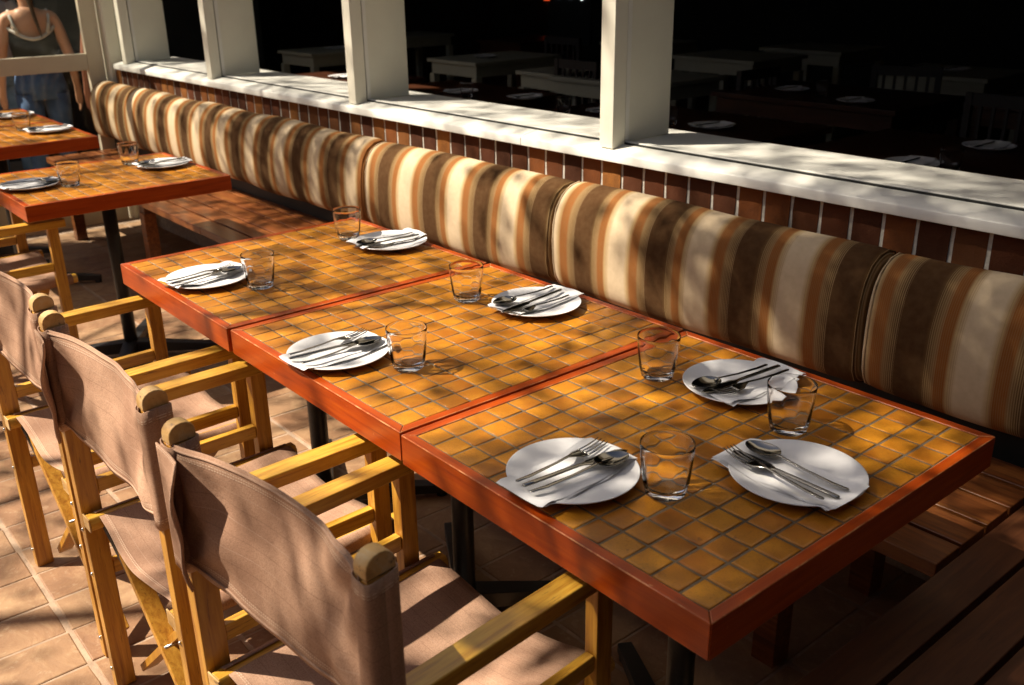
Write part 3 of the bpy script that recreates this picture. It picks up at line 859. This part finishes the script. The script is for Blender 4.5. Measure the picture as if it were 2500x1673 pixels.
for x, y, lab in ((-.241, .190, 'right of the chair side plate on the foreground table'), (-.243, .503, 'between the two right hand plates of the foreground table'),
                  (-.541, .507, 'left of the cushion side plate on the foreground table'), (-.899, .176, 'right of the chair side plate on the middle joined table'),
                  (-1.146, .513, 'left of the cushion side plate on the middle joined table'), (-1.571, .192, 'right of the chair side plate on the far joined table'),
                  (-1.819, .594, 'at the back corner of the far joined table'), (-3.176 + .03, .216, 'right of the chair side plate on the lone table behind'),
                  (-3.411, .529, 'left of the cushion side plate on the lone table behind'), (-4.673, .454, 'between the two plates of the furthest tables')):
    put('tumbler', glass_me, (x, y, TZ + .0004), (0, 0, R.uniform(0, 6)), 'empty clear fluted water glass ' + lab, 'glass', 'clear water glasses on the tables')

# ---------------------------------------------------------------- left door and corner
df = empty('glazed_door'); tag(df, 'greige framed glazed door at the far left with people behind its panes', 'door')
DX = -5.66
st = MB().box(DX - .02, DX + .02, 1.110, 1.207, -.02, 2.15).build('stile', X['greige'], df, bevel=.003)
MB().box(DX - .02, DX + .02, .120, .215, -.02, 2.15).build('stile', X['greige'], df, bevel=.003)
MB().box(DX - .018, DX + .018, .215, 1.110, .922, 1.018).build('rail', X['greige'], df, bevel=.003)
MB().box(DX - .018, DX + .018, .215, 1.110, -.02, .20).build('rail', X['greige'], df, bevel=.003)
MB().box(DX - .018, DX + .018, .215, 1.110, 2.05, 2.15).build('rail', X['greige'], df, bevel=.003)
MB().box(DX - .003, DX + .003, .216, 1.109, 1.019, 2.049).build('pane', X['pane'], df)
MB().box(DX - .003, DX + .003, .216, 1.109, .201, .921).build('pane', X['pane'], df)
cp = MB().box(-5.70, -5.585, 1.218, 1.300, -.02, 2.2).build('corner_post', X['paint'], None, bevel=.012, seg=4); tag(cp, 'cream rounded corner post between the grey door stile and the window frame', 'post')

# ---------------------------------------------------------------- dining room behind the windows
room = MB()
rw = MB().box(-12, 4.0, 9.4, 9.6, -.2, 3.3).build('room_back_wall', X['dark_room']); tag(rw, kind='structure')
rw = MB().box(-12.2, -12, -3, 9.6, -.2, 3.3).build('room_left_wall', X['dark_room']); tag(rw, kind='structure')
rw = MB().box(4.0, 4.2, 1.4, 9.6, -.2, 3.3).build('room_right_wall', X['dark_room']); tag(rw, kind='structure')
X['sky_blocker'] = simple('dark_sky_blocker', (0.05, 0.035, 0.022), 0.8, 0.3, 3, 0).m  # dark colour for the added unseen panels that hold back sky light
rw = MB().box(2.15, 2.25, -6, 1.34, -.2, 3.0).build('side_sky_blocker', X['sky_blocker']); tag(rw, kind='structure')  # added out of view to cut sky light from the right
rw = MB().box(-14, 2.25, -6.3, -6.0, -.2, 3.4).build('rear_sky_blocker', X['sky_blocker']); tag(rw, kind='structure')  # unseen wall put in to block the low sky and lower the fill
rw = MB().box(.80, 2.25, -6, 1.34, 2.70, 2.76).build('overhead_sky_blocker', X['sky_blocker']); tag(rw, kind='structure')  # made-up roof out of view, only shuts off sky over the right side
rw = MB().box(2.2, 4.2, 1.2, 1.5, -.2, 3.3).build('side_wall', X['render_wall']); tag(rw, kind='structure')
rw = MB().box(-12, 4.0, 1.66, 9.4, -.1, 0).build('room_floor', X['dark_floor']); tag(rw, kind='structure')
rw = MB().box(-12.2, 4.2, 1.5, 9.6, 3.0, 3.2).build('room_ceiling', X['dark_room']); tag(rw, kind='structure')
rw = MB().box(-12.2, -8.4, -3, 1.66, 2.7, 2.9).build('sun_blocker_roof', X['dark_room']); tag(rw, kind='structure')  # added unseen roof that keeps sun off the backdrop behind the people
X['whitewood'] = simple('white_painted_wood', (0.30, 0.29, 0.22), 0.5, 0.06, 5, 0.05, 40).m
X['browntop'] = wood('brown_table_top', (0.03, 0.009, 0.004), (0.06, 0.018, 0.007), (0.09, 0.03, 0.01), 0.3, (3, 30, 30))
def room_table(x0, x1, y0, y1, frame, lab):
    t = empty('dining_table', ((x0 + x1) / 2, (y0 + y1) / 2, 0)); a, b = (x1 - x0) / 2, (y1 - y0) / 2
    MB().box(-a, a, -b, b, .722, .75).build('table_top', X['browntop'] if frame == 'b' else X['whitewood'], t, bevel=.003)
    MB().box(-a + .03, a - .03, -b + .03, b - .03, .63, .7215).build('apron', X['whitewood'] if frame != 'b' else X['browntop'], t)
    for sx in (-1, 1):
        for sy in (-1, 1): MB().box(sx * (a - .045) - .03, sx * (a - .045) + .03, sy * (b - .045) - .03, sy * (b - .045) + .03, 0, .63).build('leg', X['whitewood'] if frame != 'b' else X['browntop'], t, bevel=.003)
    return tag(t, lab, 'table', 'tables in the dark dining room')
RT = [(-1.75, -.75, 2.50, 3.45, 'b', 'dark brown dining table close behind the right window bay, set with plates'),
      (-3.35, -1.95, 2.62, 3.30, 'b', 'dark brown dining table behind the sill to the right of the widest mullion'),
      (-4.85, -3.75, 2.58, 3.25, 'b', 'dark brown dining table just behind the sill in the third bay'),
      (-6.0, -5.1, 2.55, 3.2, 'b', 'dark brown dining table behind the second bay from the left'),
      (-8.05, -7.4, 3.58, 4.5, 'w', 'white legged table seen through the second bay, left of the third mullion'),
      (-6.305, -5.64, 4.06, 5.0, 'w', 'white legged table seen right of the third mullion'),
      (-5.0, -4.35, 3.93, 4.75, 'w', 'white legged table left of the nearest mullion, its corner leg bright'),
      (-4.55, -3.65, 3.85, 4.67, 'w', 'white edged table just right of the nearest mullion'),
      (-4.95, -4.1, 5.58, 6.3, 'w', 'white legged table deeper in the room, behind the one right of the nearest mullion'),
      (-4.85, -4.02, 6.66, 7.4, 'w', 'faint white table deepest in the room at the upper right'),
      (-3.2, -2.0, 3.95, 4.75, 'b', 'dark table with plates and carafe in the middle of the right window bay')]
RT += [(-1.9, -1.1, 4.5, 5.2, 'b', 'faint brown table beyond the plates at the right of the window bay'),
       (-3.1, -2.3, 5.6, 6.3, 'w', 'faint pale table far back, above the middle of the right bay'),
       (-6.4, -5.7, 6.2, 6.9, 'w', 'faint pale table far back in the third bay'), (-9.2, -8.5, 5.2, 6.0, 'w', 'faint pale table far back in the second bay'),
       (-7.6, -6.9, 5.6, 6.4, 'b', 'faint brown table behind the white table right of the third mullion')]
for a in RT: room_table(*a)
RP = [(-2.33, 2.883, 'just right of the nearest mullion'), (-4.224, 2.841, 'on the table in the third bay'), (-2.861, 4.29, 'deep in the right bay, left one'), (-2.321, 4.10, 'deep in the right bay, right one'),
      (-1.197, 3.26, 'at the far right above the sill'), (-1.234, 2.72, 'half hidden by the sill at the far right'), (-5.518, 2.789, 'left of the third mullion'), (-3.036, 2.885, 'left of the nearest mullion')]
RP += [(-1.45, 4.85, 'on the faint table far right'), (-5.95, 4.4, 'on the white table right of the third mullion'), (-4.0, 4.2, 'on the white edged table right of the nearest mullion'),
       (-4.7, 4.3, 'on the white table left of the nearest mullion'), (-7.7, 4.0, 'on the white table in the second bay'), (-2.7, 5.95, 'on the far pale table of the right bay'), (-3.75, 2.95, 'at the right edge of the third bay')]
for x, y, lab in RP:
    put('plate', plate_me, (x, y, .7505), (0, 0, 0), 'dim white plate indoors, ' + lab, 'plate', 'plates in the dark dining room')
    put('napkin', NM[1], (x, y, .7505), (0, 0, R.uniform(-1, 1)), 'dim folded napkin indoors, ' + lab, 'napkin', 'napkins in the dark dining room')
    put('knife', KM, (x - .02, y + .09, .763), (0, 0, PI + R.uniform(-.1, .1)), 'dark knife on the napkin indoors, ' + lab, 'knife', 'knives in the dark dining room')
for x, y, lab in ((-3.18, 2.72, 'left of the plate by the nearest mullion'), (-2.52, 2.80, 'right of the nearest mullion'), (-1.08, 2.70, 'beside the half hidden plate at the far right'), (-.98, 3.2, 'beside the far right plate'), (-4.05, 2.75, 'in the third bay'), (-2.6, 4.2, 'between the deep plates of the right bay')):
    put('tumbler', glass_me, (x, y, .7505), (0, 0, 0), 'clear glass indoors, ' + lab, 'glass', 'glasses in the dark dining room')
X['darkwood'] = simple('dark_chair_wood', (0.02, 0.012, 0.008), 0.5, 0.2, 5, 0).m
def room_chair(x, y, rz, lab):
    t = empty('dining_chair', (x, y, 0), rz)
    MB().box(-.21, .21, -.2, .2, .43, .46).build('seat', X['darkwood'], t, bevel=.004)
    for sx in (-1, 1):
        MB().box(sx * .19 - .017, sx * .19 + .017, -.2, -.165, 0, .86).build('back_post', X['darkwood'], t)
        MB().box(sx * .19 - .017, sx * .19 + .017, .165, .2, 0, .43).build('leg', X['darkwood'], t)
    MB().box(-.172, .172, -.195, -.172, .80, .86).build('top_rail', X['darkwood'], t)
    for k in range(5): MB().box(-.13 + k * .065 - .008, -.13 + k * .065 + .008, -.19, -.177, .46, .80).build('spindle', X['darkwood'], t)
    return tag(t, lab, 'chair', 'dark chairs in the dining room')
for a in ((-4.35, 3.75, PI, 'black spindle back chair before the white table left of the nearest mullion'), (-5.3, 5.3, 1.2, 'dark chair beside the white table right of the third mullion'),
          (-7.0, 3.9, 1.5, 'dark chair beside the white table in the second bay'), (-3.3, 4.3, 1.6, 'dark chair between the two tables right of the nearest mullion'),
          (-2.6, 5.2, 0.3, 'dark chair far back in the right bay'), (-6.0, 5.5, 0.1, 'dark chair far back in the third bay'), (-1.5, 3.9, PI, 'dark chair between the two brown tables at the far right')): room_chair(*a)
def em(name, col, s_):
    m = Mat(name); m.b.inputs['Emission Color'].default_value = (*col, 1); m.b.inputs['Emission Strength'].default_value = s_; return m.m
X['red_em'] = em('red_lamp', (1, .10, .02), .7); X['white_em'] = em('white_spot', (.9, .95, 1), 2.0)
tag(MB().box(-.06, .06, -.01, .01, -.07, .07).build('red_lamp', X['red_em']), 'small glowing red lamp high in the dark dining room', 'lamp').location = (-10.67, 9.36, 1.02)
pn = tag(empty('dotted_panel', (-10.2, 9.36, .9)), 'dark grey panel with five tiny lights at the back of the dining room', 'panel')
MB().box(-.45, .45, .0, .03, -.55, .55).build('panel', simple('grey_panel', (.05, .06, .07), .7, .1, 4, 0).m, pn)
for x, z in ((-.22, .10), (.02, .28), (.03, .10), (.28, .26), (.28, .08)): MB().tube([(x, -.012, z), (x, -.002, z)], .016, 10).build('spot', X['white_em'], pn)

# ---------------------------------------------------------------- people behind the door
def skinmat(name, col):
    m = simple(name, col, .5, .06, 9, 0); m.b.inputs['Subsurface Weight'].default_value = .1; m.b.inputs['Subsurface Radius'].default_value = (.02, .008, .004); return m.m
X['skin_a'] = skinmat('tanned_skin', (.60, .31, .17)); X['skin_b'] = skinmat('brown_skin', (.28, .11, .06))
def cloth(name, col): return simple(name, col, .9, .25, 14, .3, 80).m
X['camisole'] = cloth('dark_green_knit', (.028, .034, .026)); X['trim'] = cloth('off_white_trim', (.55, .52, .43))
X['denim'] = cloth('blue_denim', (.05, .10, .19)); X['light_denim'] = cloth('washed_denim', (.20, .33, .46)); X['tee'] = cloth('pale_tshirt', (.42, .38, .38))
X['hair'] = simple('dark_blond_hair', (.07, .045, .022), .5, .5, 60, .5, 200).m
def skin_body(name, mat, parent, verts, edges, radii):
    me = bpy.data.meshes.new(name); me.from_pydata(verts, edges, [])
    o = link(name, me, mat, parent)
    sk = o.modifiers.new('skin', 'SKIN'); sk.use_smooth_shade = True
    lay = me.skin_vertices[0].data
    for i, r_ in enumerate(radii): lay[i].radius = (r_ if isinstance(r_, tuple) else (r_, r_))
    lay[0].use_root = True
    s_ = o.modifiers.new('sub', 'SUBSURF'); s_.levels = 1; s_.render_levels = 2
    return o
def person(loc, rz, mat, H=1.64, arm='down', lab='', bust=.05, arms=((.0, .0), (.0, .0))):
    t = empty('person', loc, rz); s = H / 1.70
    V = []; E = []; RD = []
    def P(x, y, z, r_, par=None):
        V.append((x * s, y * s, z * s)); RD.append(tuple(q * s for q in r_) if isinstance(r_, tuple) else r_ * s)
        if par is not None: E.append((par, len(V) - 1))
        return len(V) - 1
    pel = P(0, 0, .93, (.155, .11)); wst = P(0, 0, 1.08, (.125, .09), pel); chs = P(0, -.01, 1.24, (.145, .10), wst); up_ = P(0, 0, 1.37, (.13, .075), chs)
    nk = P(0, .0, 1.45, .052, up_); nk2 = P(0, .01, 1.50, .052, nk); hd = P(0, .02, 1.58, (.072, .088), nk2); hd2 = P(0, .02, 1.655, (.062, .075), hd)
    for sx, (ox, oy) in zip((-1, 1), arms):
        sh = P(sx * .165, 0, 1.385, .055, up_); el = P(sx * (.225 + ox * .4), -.03 + oy * .3, 1.09, .039, sh)
        wr = P(sx * (.235 + ox), .05 + oy, .84, .025, el); pm_ = P(sx * (.235 + ox), .07 + oy, .77, (.036, .017), wr)
        for k in range(4):
            f1 = P(sx * (.235 + ox) + 0.0, .045 + oy + k * .017, .715, .008, pm_)
            f2 = P(sx * (.232 + ox) - sx * .006, .045 + oy + k * .017, .68 - (.004 if k in (1, 2) else -.008), .007, f1)
        th = P(sx * (.225 + ox), .115 + oy, .775, .010, wr); P(sx * (.22 + ox), .125 + oy, .735, .008, th)
        hp = P(sx * .09, 0, .86, .095, pel); kn = P(sx * .10, .01, .49, .055, hp); an = P(sx * .105, -.02, .09, .036, kn); ft = P(sx * .11, .08, .04, (.038, .028), an); P(sx * .115, .15, .03, (.036, .02), ft)
    b = skin_body('body', mat, t, V, E, RD)
    # face features
    MB().tube([(0, .105 * s, 1.60 * s), (0, .128 * s, 1.575 * s), (0, .11 * s, 1.565 * s)], [.008 * s, .012 * s, .008 * s], 8).build('nose', mat, t)
    tag(t, lab, 'person'); return t, s
def loft(name, rings, mat, parent, n=28, thick=.004):
    v = []; 
    for cx_, cy_, z, a, b in rings:
        for k in range(n):
            q = 2 * PI * k / n; zz = z(q) if callable(z) else z
            v.append((cx_ + a * math.cos(q), cy_ + b * math.sin(q), zz))
    f = []
    for i in range(len(rings) - 1):
        for k in range(n): f.append((i * n + k, i * n + (k + 1) % n, (i + 1) * n + (k + 1) % n, (i + 1) * n + k))
    o = MB().add(v, f, True).build(name, mat, parent)
    sm = o.modifiers.new('solid', 'SOLIDIFY'); sm.thickness = thick; sm.offset = 0
    return o
# woman in camisole, back to the camera: her forward axis (+y local) points away from the viewer
away = math.atan2(1.26 + .79, -7.2 - .58) - PI / 2
pw, s = person((-7.15, 1.215, -.16), away + .12, X['skin_a'], 1.64, lab='woman seen from behind in a dark green camisole with off white straps', arms=((.03, .0), (.03, .0)))
def neckline(q):      # dips at the back (q = -90 degrees) and front
    d = abs(math.cos(q)) ; return (1.235 + .085 * d ** 1.8) * s
cm = loft('camisole', [(0, 0, .94 * s, .165 * s, .125 * s), (0, 0, 1.06 * s, .142 * s, .108 * s), (0, -.008 * s, 1.15 * s, .155 * s, .115 * s), (0, -.01 * s, 1.21 * s, .160 * s, .118 * s), (0, -.01 * s, neckline, .160 * s, .114 * s)], X['camisole'], pw)
tr_ = [(.162 * s * math.cos(2 * PI * k / 40), -.01 * s + .116 * s * math.sin(2 * PI * k / 40), neckline(2 * PI * k / 40)) for k in range(41)]
MB().tube(tr_, .0125 * s, 8).build('trim', X['trim'], cm)
for sx in (-1, 1):
    a_ = 2 * PI * (.5 if sx < 0 else 0)
    MB().tube([(sx * .100 * s, -.105 * s, 1.275 * s), (sx * .118 * s, -.098 * s, 1.33 * s), (sx * .128 * s, -.070 * s, 1.39 * s), (sx * .128 * s, 0, 1.430 * s), (sx * .12 * s, .07 * s, 1.37 * s), (sx * .10 * s, .10 * s, 1.28 * s)], .0125 * s, 8).build('strap', X['trim'], cm)
def jeans(t, s, mat, top=.99):
    o = loft('jeans', [(0, 0, top * s, .160 * s, .120 * s), (0, 0, .90 * s, .178 * s, .130 * s), (0, 0, .80 * s, .185 * s, .125 * s)], mat, t)
    for sx in (-1, 1):
        loft('jeans_leg', [(sx * .09 * s, 0, .84 * s, .097 * s, .115 * s), (sx * .095 * s, 0, .66 * s, .083 * s, .09 * s), (sx * .10 * s, .01 * s, .48 * s, .067 * s, .07 * s), (sx * .105 * s, -.01 * s, .25 * s, .058 * s, .06 * s), (sx * .105 * s, -.01 * s, .08 * s, .055 * s, .058 * s)], mat, o)
jeans(pw, s, X['denim'])
hr = MB().tube([(0, -.02 * s, 1.64 * s), (0, -.075 * s, 1.60 * s), (.01 * s, -.095 * s, 1.53 * s), (.02 * s, -.10 * s, 1.46 * s), (.03 * s, -.112 * s, 1.38 * s), (.045 * s, -.125 * s, 1.30 * s), (.052 * s, -.128 * s, 1.24 * s)], [.08 * s, .065 * s, .022 * s, .015 * s, .013 * s, .010 * s, .004 * s], 12).build('hair', X['hair'], pw)
# person at the far left edge in a pale shirt and washed jeans
away2 = away
pl, s2 = person((-7.95, 1.12, -.16), away + .2, X['skin_b'], 1.72, lab='person at the far left edge in a pale t-shirt and washed blue jeans')
loft('tshirt', [(0, 0, .92 * s2, .185 * s2, .14 * s2), (0, 0, 1.1 * s2, .165 * s2, .128 * s2), (0, 0, 1.28 * s2, .185 * s2, .132 * s2), (0, 0, 1.40 * s2, .175 * s2, .10 * s2), (0, 0, 1.44 * s2, .09 * s2, .075 * s2)], X['tee'], pl)
for sx in (-1, 1): MB().tube([(sx * .15 * s2, 0, 1.395 * s2), (sx * .20 * s2, -.01 * s2, 1.30 * s2), (sx * .222 * s2, -.02 * s2, 1.18 * s2)], [.07 * s2, .068 * s2, .065 * s2], 14, cap=False).build('sleeve', X['tee'], pl)
jeans(pl, s2, X['light_denim'])
hh = MB().tube([(0, -.02, 1.70 * s2), (0, -.05, 1.62 * s2), (0, -.06, 1.54 * s2)], [.07, .09, .06], 12).build('hair', X['hair'], pl)
# person right of the woman, mostly behind the stile
pr, s3 = person((-6.70, 1.66, -.16), away, X['skin_b'], 1.66, lab='person half hidden behind the grey door stile with a bare brown arm hanging down', arms=((.02, 0), (.0, 0)))
loft('dark_top', [(0, 0, .90 * s3, .175 * s3, .13 * s3), (0, 0, 1.1 * s3, .155 * s3, .12 * s3), (0, 0, 1.28 * s3, .172 * s3, .125 * s3), (0, 0, 1.40 * s3, .15 * s3, .09 * s3)], X['camisole'], pr)
jeans(pr, s3, X['denim'], .95)
bb = MB().box(-9.4, -9.2, -3, 4, -.2, 2.9).build('building_wall_behind', X['dark_room']); tag(bb, kind='structure')

# ---------------------------------------------------------------- shade tree outside the frame, sunward of the terrace
m = Mat('leaf', .5)
oi = m.n('ShaderNodeNewGeometry')
m.base(m.ramp(oi.outputs['Random Per Island'], [(0, (.05, .09, .02)), (.6, (.08, .12, .03)), (1, (.11, .13, .035))]))
tl = m.n('ShaderNodeBsdfTranslucent'); tl.inputs[0].default_value = (.22, .26, .05, 1)
mx = m.n('ShaderNodeMixShader'); mx.inputs[0].default_value = .45
m.l(m.b.outputs[0], mx.inputs[1]); m.l(tl.outputs[0], mx.inputs[2]); m.l(mx.outputs[0], m.t.nodes['Material Output'].inputs[0])
X['leaf'] = m.m
X['bark'] = simple('bark', (.12, .09, .06), .9, .3, 8, .8, 30).m
tree = empty('shade_tree', (-4.6, -4.4, -.2)); tag(tree, 'leafy shade tree just outside the frame whose gaps dapple the terrace', 'tree')
TO = Vector((-4.6, -4.4, -.2))
MB().tube([(0, 0, 0), (.05, .03, 1.2), (.0, .1, 2.3), (.15, .3, 3.3)], [.20, .15, .13, .10], 14).build('trunk', X['bark'], tree)
SPOTS = [  # x, y, radius x, radius y, change of leaf depth (negative = a gap that lets the sun through)
    (-.56, .34, .13, .17, -1.5), (-.64, .07, .10, .07, -1.3), (-.10, .60, .10, .16, -1.2), (-.20, .115, .035, .035, -2.2), (-.06, .66, .08, .05, -1.0),
    (-1.38, 1.17, .13, .3, -1.3), (-1.22, 1.17, .06, .2, -.8), (-2.42, 1.17, .20, .3, -1.0), (-2.0, 1.17, .10, .3, -.8), (-1.72, 1.17, .10, .3, -.9), (-.60, 1.20, .48, .20, 3.0), (.2, 1.1, .5, .22, 2.4),
    (-3.25, 1.19, .50, .2, 2.2), (-4.6, 1.15, .5, .3, -.5), (.06, .93, .07, .05, -2.6), (-.02, 1.06, .07, .05, -1.6),
    (-.46, -.30, .20, .14, -1.0), (-1.05, -.30, .16, .12, -.5), (-.30, -.05, .12, .10, -.9), (-.95, -.55, .12, .10, -.6), (-.52, -.62, .10, .06, -.6), (.35, .2, .5, .9, 2.2), (.3, -.8, .4, .4, 1.0)]
def depth(x, y):
    """mean number of leaves between the sun and a point of the terrace"""
    n_ = noise.noise(Vector((x * 2.3, y * 2.3 - .3 * x, 3.1))) * .9 + noise.noise(Vector((x * 6.1 + y, y * 7.3, 8.7))) * 1.0 + noise.noise(Vector((x * 13 + y * 4, y * 17, 2.7))) * .7
    d = .70
    if x < -6.1: d *= .3
    if y > 1.30 and x > -5: d -= .05
    if y < .08 and x < -.5: d -= .22
    d += 1.35 / (1 + math.exp(-(x + .62) * 9))
    amp = .85
    if x > -.8: amp = .50
    if y > 1.0: amp = min(amp, .62)
    if y > 1.30: amp = .16
    if y < .8 and x < -.8: d -= .14
    d += n_ * amp
    for sx, sy, rx, ry, a_ in SPOTS:
        q = ((x - sx) / rx) ** 2 + ((y - sy) / ry) ** 2
        if q < 7: d += a_ * math.exp(-q)
    return max(.06, d)
lv, lf = [], []
RL = random.Random(11)
cnt = 0
XR, YRG, DM = (-7.6, 1.6), (-2.0, 2.2), 4.2
NL = int((XR[1] - XR[0]) * (YRG[1] - YRG[0]) * DM / .00085)
for i in range(NL):
    x, y = RL.uniform(*XR), RL.uniform(*YRG)
    if RL.random() * DM > depth(x, y): continue
    h = RL.uniform(2.8, 4.2) if RL.random() < .4 else RL.uniform(4.2, 7.2)
    if y > 1.28: h = RL.uniform(5.4, 7.4)
    k = h / math.sin(SUN_E)
    p = Vector((x, y, .75)) - sun_dir * k
    a = RL.uniform(0, 2 * PI); nrm = Vector((RL.gauss(0, .5), RL.gauss(0, .5), 1)).normalized()
    e1 = Vector((math.cos(a), math.sin(a), RL.uniform(-.4, .4))).normalized(); e2 = nrm.cross(e1).normalized()
    L_, W_ = RL.uniform(.035, .075), RL.uniform(.013, .022)
    b0 = len(lv)
    for (u, q, dz) in ((-.5, 0, 0), (-.1, 1, .15), (.5, 0, 0), (-.1, -1, .15)):
        vv = p + e1 * L_ * u + e2 * W_ * q + nrm * W_ * dz
        lv.append((vv.x - TO.x, vv.y - TO.y, vv.z - TO.z))
    lf.append((b0, b0 + 1, b0 + 2, b0 + 3)); cnt += 1
me = bpy.data.meshes.new('crown'); me.from_pydata(lv, [], lf)
link('crown', me, X['leaf'], tree)
# limbs through the crown
for (x, y) in ((-6, 0), (-4.4, .6), (-2.6, .2), (-.8, 1.0), (.4, .2), (-1.6, -.8), (-3.6, 1.6)):
    e = Vector((x, y, .75)) - sun_dir * (4.0 / math.sin(SUN_E)) - TO
    s0 = Vector((.15, .3, 3.3)); md = (s0 + e) / 2 + Vector((0, 0, .35))
    MB().tube([s0, s0.lerp(md, .5) + Vector((0, 0, .1)), md, md.lerp(e, .5), e], [.06, .035, .024, .016, .007], 8).build('limb', X['bark'], tree)
sd.cycles.is_caustics_light = True
for o in sc.objects:
    if o.name.startswith('tumbler') and o.location.y < 1.2: o.cycles.is_caustics_caster = True
    if o.parent and o.name.startswith(('tile', 'grout_bed')): o.cycles.is_caustics_receiver = True
print('leaves', cnt, 'objects', len(sc.objects))
